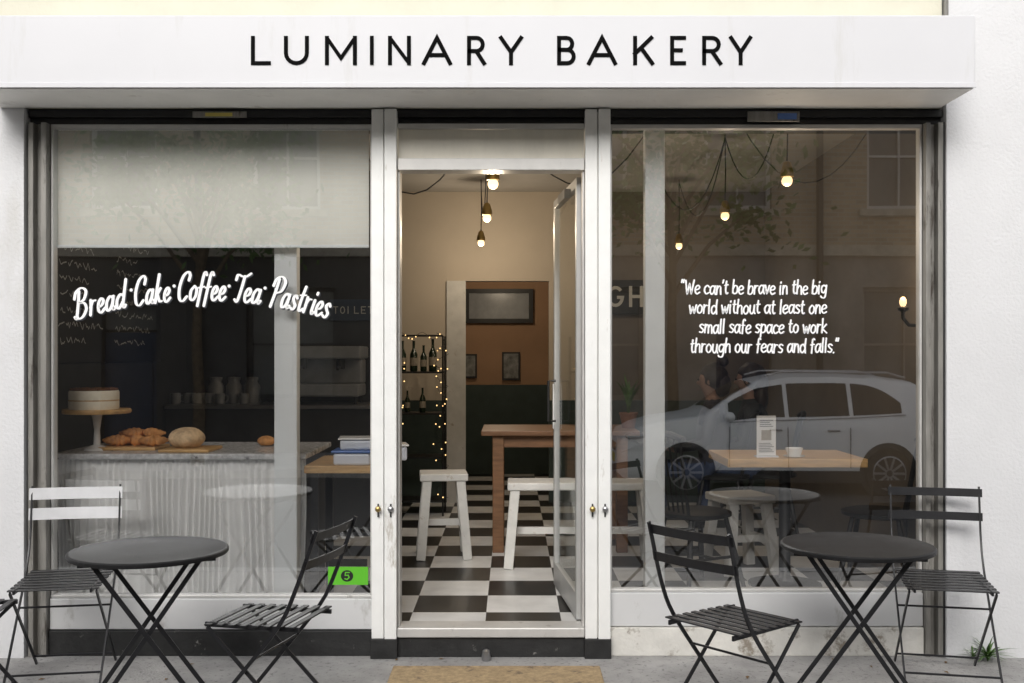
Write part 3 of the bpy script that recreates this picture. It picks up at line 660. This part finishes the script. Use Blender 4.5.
# shelf rack
ey=3.9; ex0,ex1=X(397,ey),X(444,ey); et=Z(336,ey)-.15
E=thing('metal_shelf_rack','tall black metal rack wound with fairy lights','shelf',((ex0+ex1)/2,ey,.15)); hw=(ex1-ex0)/2
fr=MB()
for a in (-hw,hw):
    for b in (-.15,.15): fr.tube([(a,b,0),(a,b,et)],.009,8)
fr.tube([(-hw,-.15,et),(hw,-.15,et)],.009,8)
obj('rack_frame',fr,'black',E,True)
for z in (.12,.5,.88,1.24,): obj('shelf',MB().box(-hw,hw,-.15,.15,z,z+.015),'black',E)
bt_=MB().lathe([(.03,0),(.034,.01),(.034,.15),(.012,.2),(.012,.26),(.014,.27)],14)
Bt=thing('bottle','dark glass bottle with paper label on rack','bottle',(E.location.x-.16,ey,.15+1.256),group='bottles on the metal rack')
obj('bottle_body',bt_,'bottle',Bt,True); obj('bottle_label',MB().lathe([(.035,.05),(.0352,.06),(.035,.12)],14),'label',Bt,True)
for i,(a,z,s_) in enumerate(((-.06,1.256,1),(.03,1.256,.85),(.11,1.256,1.05),(-.12,.896,.7),(.02,.896,.8))): clone(Bt,(E.location.x+a,ey+random.uniform(-.05,.05),.15+z),i,scale=s_)
FL=thing('fairy_lights','string of warm lit fairy lights draped on rack','fairy lights',(E.location.x,ey-.17,.15))
random.seed(12); pts=[]; bul=[]
for i in range(70):
    t=i/69; x=hw*.95+.05*math.sin(i*1.3)+random.uniform(-.02,.02) if t>.2 else -hw+2*hw*t/.2; z=et+.03*math.sin(i) -(max(0,t-.2)*1.75)
    pts.append((x,.015*math.cos(i*2.1),z)); 
    if random.random()<.6: bul.append(pts[-1])
for i in range(14): bul.append((-hw+.03+random.uniform(-.03,.06),0,random.uniform(.4,et-.2)))
obj('cable',MB().tube(pts,.002,5),'cable',FL)
b0=obj('fairy_bulb',MB().ball((0,0,0),.0058,8,6),'fairy',FL,loc=bul[0])
for p in bul[1:]:
    c=b0.copy(); COL.objects.link(c); c.parent=FL; c.location=p
fy=6.97
for px,py,w,h in ((470,366,14,24),(511,366,18,28)):
    T=thing('framed_picture','small framed print on ochre wall','picture',(X(px,fy),fy,Z(py,fy))); k=(D+fy)/F
    obj('picture_frame',MB().box(-w/2*k,w/2*k,-.015,.005,-h/2*k,h/2*k),'black',T); obj('print',MB().box(-w/2*k+.02,w/2*k-.02,-.02,-.016,-h/2*k+.02,h/2*k-.02),'pic',T)
T=thing('serving_hatch','wide dark framed hatch high on ochre wall','hatch',(X(499,fy),fy,Z(306,fy))); k=(D+fy)/F
hm=MB().wall(-.4,.4,-.03,.005,-.2,.2,[(-.35,.35,-.15,.15)]); obj('hatch_frame',hm,'black',T); obj('hatch_panel',MB().box(-.35,.35,-.01,.004,-.15,.15),'dchina',T)
Sg=thing('wall_letter_sign','dark board with large pale capital letters on back wall','sign',(0,0,0)); y=4.55
obj('board',MB().box(X(596,y),X(660,y),y,y+.03,Z(314,y),Z(280,y)),'slate',Sg)
lm=MB(); capital(lm,'G',X(607,y),X(624,y),Z(307,y),Z(286,y),.03,y-.004); capital(lm,'H',X(629,y),X(643,y),Z(307,y),Z(286,y),.03,y-.004); obj('sign_lettering',lm,'greyletter',Sg)
def plant(name,x,y,z,n,h,lab,pot=True,spread=.5,rnd=1,ps=1):
    random.seed(rnd); T=thing(name,lab,'plant',(x,y,z))
    if pot: obj('pot',MB().lathe([(.06*ps,0),(.085*ps,.13*ps),(.092*ps,.13*ps),(.092*ps,.15*ps),(.08*ps,.15*ps),(.07*ps,.12*ps)],18),'terra',T,True)
    mb=MB(); zz=.13*ps if pot else 0
    for i in range(n):
        a=random.uniform(0,6.28); l=h*random.uniform(.6,1.1); s_=random.uniform(.2,spread); w=.018*h/.4
        pts=[]
        for k in range(6):
            t=k/5; rr=s_*l*t*t; zc=zz+l*(t-.35*s_*t*t*1.5); pts.append((rr*math.cos(a),rr*math.sin(a),zc))
        vs=[]
        for k,p in enumerate(pts):
            ww=w*math.sin(math.pi*(.12+.88*k/5)) ; vs+=[(p[0]-ww*math.sin(a),p[1]+ww*math.cos(a),p[2]),(p[0]+ww*math.sin(a),p[1]-ww*math.cos(a),p[2])]
        mb.add(vs,[(2*k,2*k+1,2*k+3,2*k+2) for k in range(5)])
    obj('leaves',mb,'leaf',T); return T
plant('potted_plant',X(630,2.2),2.3,th_+.152,18,.34,'leafy plant in terracotta pot on brown table',rnd=4,ps=.75)
plant('weed',X(986,-.05),-.07,0,34,.15,'small green weed growing at wall foot',pot=False,spread=1.5,rnd=6)
plant('weed',X(972,-.03),-.04,0,14,.08,'small green weed growing at wall foot',pot=False,spread=1.5,rnd=8)
random.seed(31)
for i in range(12):
    x=random.uniform(-2.3,2.4); y=random.uniform(-.42,-.04)
    if -.62<x<.46 and y<-.15: continue
    s=random.uniform(.01,.02); lf=MB().add([(-s*1.4,0,.003),(0,-s*.6,.008),(s*1.5,0,.004),(0,s*.6,.007)],[(0,1,2,3)])
    single('fallen_leaf',lf,'deadleaf','small dry brown leaf on the pavement','leaf',loc=(x,y,0),rot=(0,0,random.uniform(0,6)))['group']='fallen leaves on the pavement'
# ================================================================ PEOPLE
def person(x,y,rz,top,bun,lab,lean=0):
    V=[];R=[];Eg=[]
    def v(p,r,par=None):
        V.append(p); R.append(r)
        if par is not None: Eg.append((par,len(V)-1))
        return len(V)-1
    pel=v((0,0,.5),(.14,.17)); 
    wa=v((.01+lean*.3,0,.66),(.11,.14),pel); ch=v((.02+lean*.7,0,.85),(.115,.16),wa); sh=v((.02+lean,0,.97),(.085,.12),ch)
    nk=v((.03+lean,0,1.06),(.05,.05),sh); hb=v((.055+lean,0,1.13),(.07,.06),nk); hm=v((.06+lean,0,1.2),(.09,.072),hb); ht=v((.045+lean,0,1.28),(.08,.068),hm)
    ns=v((.155+lean,0,1.175),(.012,.01),hm)
    for s in (-1,1):
        a=v((.02+lean,s*.18,.96),(.055,.055),sh); b=v((.06+lean,s*.23,.72),(.042,.042),a); c=v((.28,s*.16,.66),(.03,.03),b); d_=v((.35,s*.13,.67),(.026,.036),c)
        for k in range(4):
            f1=v((.4,s*.13+(k-1.5)*.018,.675),(.008,.008),d_); f2=v((.43+.004*(1.5-abs(k-1.5)),s*.13+(k-1.5)*.019,.66),(.007,.007),f1)
        t1=v((.365,s*.13-s*.045,.68),(.009,.009),d_)
        h=v((.08,s*.1,.5),(.09,.09),pel); k_=v((.46,s*.12,.5),(.06,.06),h); an=v((.43,s*.12,.09),(.038,.038),k_); to=v((.56,s*.13,.04),(.03,.04),an)
    me=bpy.data.meshes.new('person_body'); me.from_pydata(V,Eg,[]); tmp=bpy.data.objects.new('tmp',me); COL.objects.link(tmp)
    sk=tmp.modifiers.new('s','SKIN'); sk.use_smooth_shade=True
    for i,r in enumerate(R): me.skin_vertices[0].data[i].radius=r
    me.skin_vertices[0].data[0].use_root=True
    sb_=tmp.modifiers.new('u','SUBSURF'); sb_.levels=2; sb_.render_levels=2
    dg=bpy.context.evaluated_depsgraph_get(); nm=bpy.data.meshes.new_from_object(tmp.evaluated_get(dg)); bpy.data.objects.remove(tmp)
    T=thing('person',lab,'person',(x,y,.15),rz)
    nm.materials.clear()
    for m_ in (M['skin'],top,M['jeans'],M['black']): nm.materials.append(m_)
    for p in nm.polygons:
        c=p.center; p.use_smooth=True
        if c.z>1.05 or (c.x>.31 and .6<c.z<.75): p.material_index=0
        elif c.z>.56 and not(c.x>.3 and c.z<.6): p.material_index=1
        elif c.z<.1: p.material_index=3
        else: p.material_index=2
    b=bpy.data.objects.new('body',nm); COL.objects.link(b); b.parent=T
    hr=MB().ball((.015+lean,0,1.23),.112,20,14,(1.0,.88,1.0),.05)
    hr.v=[(a if not(a>.1+lean and c<1.25) else .09+lean,b_,c) for a,b_,c in hr.v]
    hr.ball((-.05+lean,0,1.17),.085,14,8,(.8,1,1.2),.08)
    if bun: hr.ball((-.05+lean,0,1.35),.048,12,8,(1,1,1),.08)
    else: hr.ball((-.06+lean,0,1.06),.09,14,8,(.7,1.1,1.3),.08)
    obj('hair',hr,'hair',T,True)
    for s in (-1,1):
        obj('eye',MB().ball((.135+lean,s*.03,1.205),.008,8,6),'eye',T); obj('ear',MB().ball((.05+lean,s*.08,1.19),.02,8,6,(.7,.4,1.2)),'skin',T,True)
    obj('mouth',MB().ball((.138+lean,0,1.13),.012,8,6,(.5,1.5,.4)),'lip',T)
person(X(716,py_),py_,math.pi-.25,M['cloth1'],True,'seated woman with hair in a bun wearing dark top')
person(X(764,py_),py_+.1,math.pi-.2,M['cloth2'],False,'seated woman with long dark hair in black coat leaning forward',.06)
T=thing('cafe_table','small dark cafe table in front of seated people','table',(X(660,2.9),2.9,.15)); obj('table_top',MB().box(-.2,.2,-.3,.3,.7,.73),'black',T); obj('pedestal',MB().lathe([(.18,0),(.18,.01),(.03,.03),(.03,.7)],16),'black',T)
# ================================================================ OUTDOOR FURNITURE
def bistro_chair(x,y,rz,backm='blackmetal',lab='black slatted metal folding bistro chair',scale=1,sh_=.038,lean=0,seatm='blackmetal'):
    T=thing('folding_chair',lab,'chair',(x,y,0),rz,group='folding bistro chairs on the pavement',scale=scale)
    W=.2; sl=MB()
    for i in range(8):
        xx=-.19+i*.053; sl.box(xx,xx+.028,-W+.01,W-.01,.451-.0015*i,.458-.0015*i)
    sl.box(-.2,.22,-W+.035,-W+.045,.43,.45); sl.box(-.2,.22,W-.045,W-.035,.43,.45)
    obj('seat',sl,seatm,T,bevel=.002)
    bk=MB(); ln_=.1+lean
    for z,h in ((.69,sh_),(.84-sh_,sh_)):
        n=8; vs=[]
        for i in range(n+1):
            t=i/n*2-1; yy=t*(W+.012); xx=-.213-ln_*(z-.6)-.016*(1-t*t)
            for a,b in ((0,0),(.005,0),(.005,h),(0,h)): vs.append((xx+a-ln_*b,yy,z+b))
        fs=[]
        for i in range(n):
            for k in range(4): fs.append((i*4+k,i*4+(k+1)%4,i*4+4+(k+1)%4,i*4+4+k))
        fs+=[(3,2,1,0),(n*4,n*4+1,n*4+2,n*4+3)]
        bk.add(vs,fs)
    obj('backrest',bk,backm,T)
    for s in (-1,1):
        y_=s*W
        L=[(-.232-ln_*.25+.012,y_,.85),(-.227-ln_*.18+.012,y_,.78),(-.2,y_,.6),(-.13,y_,.46),(.05,y_,.24),(.25,y_,.0)]
        fm=MB(); L2=smooth([Vector(q) for q in L],4)
        for a,b in zip(L2[:-1],L2[1:]): fm.beam(a,b+(b-a)*.08,.007,.016,(0,1,0))
        obj('leg',fm,'blackmetal',T)
        y2=s*(W-.02); fm=MB(); fm.beam((.2,y2,.435),(-.24,y2,0),.007,.016,(0,1,0)); obj('leg',fm,'blackmetal',T)
    for p_,q_ in (((.19,-W,.07),(.19,W,.07)),((-.19,-W+.02,.05),(-.19,W-.02,.05)),((-.02,-W,.32),(-.02,W,.32))): obj('stretcher',MB().tube([p_,q_],.005),'blackmetal',T)
    return T
def bistro_table(x,y,rz,lab,sc=1):
    T=thing('bistro_table',lab,'table',(x,y,0),rz,group='round bistro tables on the pavement')
    obj('table_top',MB().lathe([(r_*sc,z_) for r_,z_ in [(.335,.7),(.348,.7),(.351,.704),(.351,.716),(.346,.721),(.338,.722),(.334,.72),(.1,.7202),(.02,.7205)]],56),'tabletop',T,True)
    for dx,W in ((1,.19),(-1,.165)):
        for s in (-1,1):
            fm=MB().beam((-dx*.21,s*W,.698),(dx*.27,s*W,0),.007,.019,(0,1,0)); obj('leg',fm,'blackmetal',T)
        obj('stretcher',MB().tube([(dx*.235,-W,.05),(dx*.235,W,.05)],.006),'blackmetal',T); obj('stretcher',MB().tube([(-dx*.19,-W,.67),(-dx*.19,W,.67)],.006),'blackmetal',T)
    obj('top_bracket',MB().box(-.27,.27,-.175,-.16,.688,.699),'blackmetal',T); obj('top_bracket',MB().box(-.27,.27,.16,.175,.688,.699),'blackmetal',T)
    return T
ya=-.9
bistro_table(X(149,ya),ya,.3,'round black metal folding table with crossed legs',.94)
yb2=-.78
bistro_table(X(857,yb2),yb2,-.25,'round black metal folding table with crossed legs',.93)
bistro_chair(X(272,-.95),-.95,math.radians(166),lean=.2)
bistro_chair(X(732,-1.06),-1.06,math.radians(40),scale=1.02,lean=.12)
bistro_chair(X(67,-.3),-.33,math.radians(-80),'paleslat','folding bistro chair with pale painted back slats',1.05,.055)
bistro_chair(X(944,-.35),-.35,math.radians(-102),scale=1.05)
bistro_chair(X(-42,-.8),-.85,math.radians(8))
single('door_mat',MB().box(X(393,-.2),X(600,-.2),-.75,-.19,.001,.014),'mat','worn tan coir door mat on pavement','mat',bevel=.006)
single('door_stop',MB().lathe([(.02,0),(.024,.01),(.02,.05),(.01,.058)],12,(X(486,-.1),-.06,0)),'steel','small metal stop knob on pavement by step','door stop',smooth=True)
# ================================================================ CAR (across the street, seen reflected)
CL=4.38
def car(x0,y,z,lab):
    T=thing('parked_car',lab,'car',(x0,y,z))
    S_=[(0,.66,.58,.3,.62),(.015,.8,.66,.24,.75),(.06,.92,.74,.22,.84),(.14,1.01,.84,.21,.895),(.24,1.07,.91,.2,.9),(.275,1.12,.95,.2,.9),(.35,1.37,.98,.2,.9),(.42,1.54,1.0,.2,.9),(.52,1.62,1.01,.2,.9),(.65,1.63,1.03,.2,.9),(.8,1.6,1.06,.2,.9),(.9,1.54,1.09,.21,.89),(.945,1.42,1.1,.24,.87),(.98,1.16,1.03,.28,.84),(1,.9,.85,.36,.8)]
    def lerp(t):
        for a,b in zip(S_[:-1],S_[1:]):
            if a[0]<=t<=b[0]:
                k=(t-a[0])/(b[0]-a[0]); return [a[i]+(b[i]-a[i])*k for i in range(5)]
    vs=[];n=61
    def section(t):
        _,tp,bl,bo,w=lerp(t); g=min(1,max(0,(tp-bl-.14)/.4))
        tw=w*(.93-.2*g); return [(0,bo),(w*.9,bo),(w*.985,bo+.12),(w,bo+.3),(w*.965,(bo+bl)/2+.14),(w*.985,bl-.06),(w*.955,bl),(tw+(w*.955-tw)*.12,bl+(tp-bl)*.8),(tw*.95,bl+(tp-bl)*.93),(tw*.75,tp-.012),(tw*.35,tp+.008),(0,tp+.01)]
    body=MB(); m=None
    for i in range(n):
        t=i/(n-1); r=section(t); full=[(q[0],q[1]) for q in r]+[(-q[0],q[1]) for q in r[-2:0:-1]]; m=len(full)
        vs+=[(t*CL,q[0],q[1]) for q in full]
    fs=[(i*m+k,(i+1)*m+k,(i+1)*m+(k+1)%m,i*m+(k+1)%m) for i in range(n-1) for k in range(m)]+[tuple(range(m)),tuple((n-1)*m+k for k in range(m))[::-1]]
    body.add(vs,fs); obj('body',body,'carpaint',T,True)
    for s in (1,-1):
        for a,b,nm in ((.33,.5,'side_window'),(.512,.69,'side_window'),(.702,.85,'side_window')):
            g=MB(); q=14; v_=[]
            for i in range(q+1):
                t=a+(b-a)*i/q; _,tp,bl,bo,w=lerp(t); gg=min(1,max(0,(tp-bl-.14)/.4)); tw=w*(.93-.2*gg)
                hi=.8 if b<.8 else .8-.45*(i/q)**2.5
                for f in (.08,hi):
                    f0=f/.8; yy=w*.955+(tw+(w*.955-tw)*.12-w*.955)*f0; v_.append((t*CL,s*(yy+.006),bl+(tp-bl)*f))
            g.add(v_,[(2*i,2*i+2,2*i+3,2*i+1) for i in range(q)]); obj(nm,g,'carglass',T,True)
        obj('sill_trim',MB().box(.9,CL-.95,s*.9-.02,s*.9+.012,.2,.36),'trim',T,bevel=.01)
        obj('window_trim',MB().beam((.33*CL,s*.875,.985),(.86*CL,s*.86,1.09),.012,.014),'steel',T)
        for wx in (.87,CL-.85):
            obj('wheel_arch',MB().lathe([(.39,-.01),(.39,.02),(.36,.025),(.0,.015)],32),'trim',T,True,loc=(wx,s*.89,.34),rot=(-s*math.pi/2,0,0))
            wh=obj('wheel',MB().lathe([(.2,-.1),(.31,-.1),(.335,-.07),(.335,.07),(.31,.1),(.22,.1)],32),'tyre',T,True,loc=(wx,s*.84,.335),rot=(-s*math.pi/2,0,0))
            rm=MB().lathe([(.22,.085),(.225,.1),(.21,.102),(.2,.06),(.02,.06)],32)
            for k in range(10):
                an=k*math.pi/5; rm.beam((.04*math.cos(an),.04*math.sin(an),.09),(.21*math.cos(an),.21*math.sin(an),.095),.03,.02,(-math.sin(an),math.cos(an),0))
            obj('rim',rm,'steel',wh)
        obj('headlight',MB().ball((.28,s*.74,.8),.13,14,8,(1.5,.6,.45)),'lamp',T,True); obj('tail_light',MB().ball((CL-.2,s*.78,1.04),.12,14,8,(1.4,.6,.6)),'red',T,True)
        obj('wing_mirror',MB().ball((1.42,s*1.0,1.06),.1,12,8,(.8,.9,.7)),'carpaint',T,True)
        for k in (.33,.505,.69): obj('door_seam',MB().box(k*CL-.003,k*CL+.003,s*.9-.01,s*.9+.004,.4,.93),'trim',T)
        for k in (.47,.64): obj('door_handle',MB().box(k*CL-.08,k*CL+.08,s*.895-.01,s*.895+.02,.88,.905),'steel',T,bevel=.006)
        obj('roof_rail',MB().tube([(.45*CL,s*.62,1.6),(.5*CL,s*.63,1.655),(.82*CL,s*.62,1.65),(.88*CL,s*.6,1.58)],.014),'steel',T)
    ws=MB(); v_=[]
    for i in range(9):
        t=.285+(.41-.285)*i/8; _,tp,bl,bo,w=lerp(t); v_+=[(t*CL-.01,-.62,tp-.008),(t*CL-.01,0,tp+.022),(t*CL-.01,.62,tp-.008)]
    ws.add(v_,[(3*i+k,3*i+k+1,3*i+k+4,3*i+k+3) for i in range(8) for k in range(2)]); obj('windscreen',ws,'carglass',T,True)
    obj('number_plate',MB().box(-.02,.0,-.26,.26,.42,.53),'yel',T); obj('grille',MB().box(-.012,.02,-.35,.35,.58,.68),'trim',T)
    return T
car(1.42,-9.2,-.33,'silver crossover car parked along the far kerb')
# ================================================================ TERRACED HOUSES
HG='terraced houses across the street'
def house(lowm,lab):
    T=thing('terraced_house',lab,'house',(0,-13.3,-.25),group=HG)
    w=2.75; HT=7.4
    wins=[(-1.9,-.7,4.4,6.3),(.7,1.9,4.4,6.3)]; low=[(-2.0,-.4,1.0,3.0),(.9,1.9,0,2.7)]
    obj('brick_wall',MB().wall(-w,w,-.3,0,3.6,HT,wins),'brick',T); obj('ground_floor_wall',MB().wall(-w,w,-.3,.03,0,3.6,low),lowm,T)
    obj('house_body',MB().box(-w,w,-7,-.35,0,HT),'stucco',T)
    obj('cornice',MB().box(-w,w,.03,.16,3.55,3.75),'stone',T); obj('parapet',MB().box(-w,w,.001,.12,HT-.3,HT),'stone',T)
    obj('roof',MB().add([(-w,-.3,HT),(w,-.3,HT),(w,-3.5,HT+1),(-w,-3.5,HT+1),(w,-7,HT),(-w,-7,HT)],[(0,1,2,3),(3,2,4,5),(1,4,2),(0,3,5)]),'slateroof',T)
    obj('drain_pipe',MB().tube([(w-.05,.2,0),(w-.05,.2,HT-.3)],.06,8),'black',T)
    for a,b,c,d in wins+[low[0]]:
        m=MB().wall(a,b,-.16,-.1,c,d,[(a+.07,(a+b)/2-.015,c+.08,(c+d)/2-.02),((a+b)/2+.015,b-.07,c+.08,(c+d)/2-.02),(a+.07,(a+b)/2-.015,(c+d)/2+.02,d-.07),((a+b)/2+.015,b-.07,(c+d)/2+.02,d-.07)])
        wn=obj('sash_window',m,'sash' if c>4 else lowm,T); obj('window_glass',MB().box(a,b,-.2,-.17,c,d),'hglass',wn)
        if c>4: obj('surround',MB().box(a-.12,b+.12,.031,.06,d,d+.18).box(a-.15,b+.15,.031,.1,c-.12,c),'stone',wn)
    a,b,c,d=low[1]; dr=obj('door',MB().box(a,b,-.2,-.14,0,2.2),'doorpaint',T); obj('door_panel',MB().box(a+.12,b-.12,-.139,-.12,.2,.9),'doorpaint',dr); obj('door_panel',MB().box(a+.12,b-.12,-.139,-.12,1.05,2.0),'doorpaint',dr); obj('fanlight',MB().box(a,b,-.2,-.17,2.25,2.7),'hglass',dr)
    return T
H0=house('darkfront','yellow brick terraced house with dark painted ground floor'); H0.location.x=-2.75
for x in (-13.75,-8.25): clone(H0,(x,-13.3,-.25),0)
H1=house('stucco','yellow brick terraced house with taupe rendered ground floor'); H1.location.x=2.75
for x in (8.25,13.75): clone(H1,(x,-13.3,-.25),0)
def tree(x,y,z,h,lab,seed,nl=2600):
    random.seed(seed); T=thing('street_tree',lab,'tree',(x,y,z),group='street trees on the far pavement'); tr=MB()
    tr.tube([(0,0,0),(.03,0,1),(.0,.04,2),(.05,0,h*.6)],[.11,.09,.08,.05],10); ends=[]
    for i in range(11):
        a=i*2.4; l=random.uniform(.8,1.7); z0=h*(.5+.025*i); e=(l*math.cos(a),l*math.sin(a),z0+l*.8); tr.tube([(.03,0,z0-.4),(e[0]*.5,e[1]*.5,z0+l*.35),e],[.04,.03,.012],6); ends.append(e)
    obj('trunk',tr,'bark',T,True); lf=MB()
    for i in range(nl):
        e=random.choice(ends); r=random.gauss(0,.5); a,b=random.uniform(0,6.28),random.uniform(-1,1); c=(e[0]+r*math.cos(a),e[1]+r*math.sin(a),e[2]+abs(r)*b-.1); u=Vector((random.gauss(0,1),random.gauss(0,1),random.gauss(0,1))).normalized()*.08; v_=u.orthogonal().normalized()*.045; c=Vector(c)
        lf.add([c-u,c+v_,c+u,c-v_],[(0,1,2,3)])
    obj('crown',lf,'leaf',T)
tree(-5.0,-11.2,-.2,6.0,'leafy young street tree on far pavement',3)
tree(2.6,-11.6,-.2,6.2,'leafy young street tree on far pavement',9,1800)
# ================================================================ LIGHT / CAMERA
w=bpy.data.worlds.new('World'); scene.world=w; w.use_nodes=True; nt=w.node_tree; bg=nt.nodes['Background']
sk=nn(nt,'ShaderNodeTexSky'); sk.sky_type='NISHITA'; sk.sun_disc=False; sk.sun_elevation=math.radians(32); sk.sun_rotation=math.radians(190); sk.dust_density=4
hs=nn(nt,'ShaderNodeHueSaturation'); hs.inputs['Saturation'].default_value=.3; nt.links.new(sk.outputs[0],hs.inputs['Color']); nt.links.new(hs.outputs[0],bg.inputs[0]); bg.inputs[1].default_value=.15
sl=bpy.data.lights.new('sun','SUN'); sl.energy=2.0; sl.angle=math.radians(30); sl.color=(1,.99,.97); so=bpy.data.objects.new('sun',sl); COL.objects.link(so)
so.rotation_euler=(math.radians(58),0,math.radians(-10))
cam=bpy.data.cameras.new('camera'); cam.lens=F*36/1024; cam.sensor_width=36; cam.shift_y=13.5/1024; cam.clip_end=500; cam.clip_start=.05
co=bpy.data.objects.new('camera',cam); COL.objects.link(co); co.location=(0,-D,CH); co.rotation_euler=(math.pi/2,0,0); scene.camera=co
scene.view_settings.view_transform='Standard'; scene.view_settings.look='None'; scene.view_settings.exposure=0
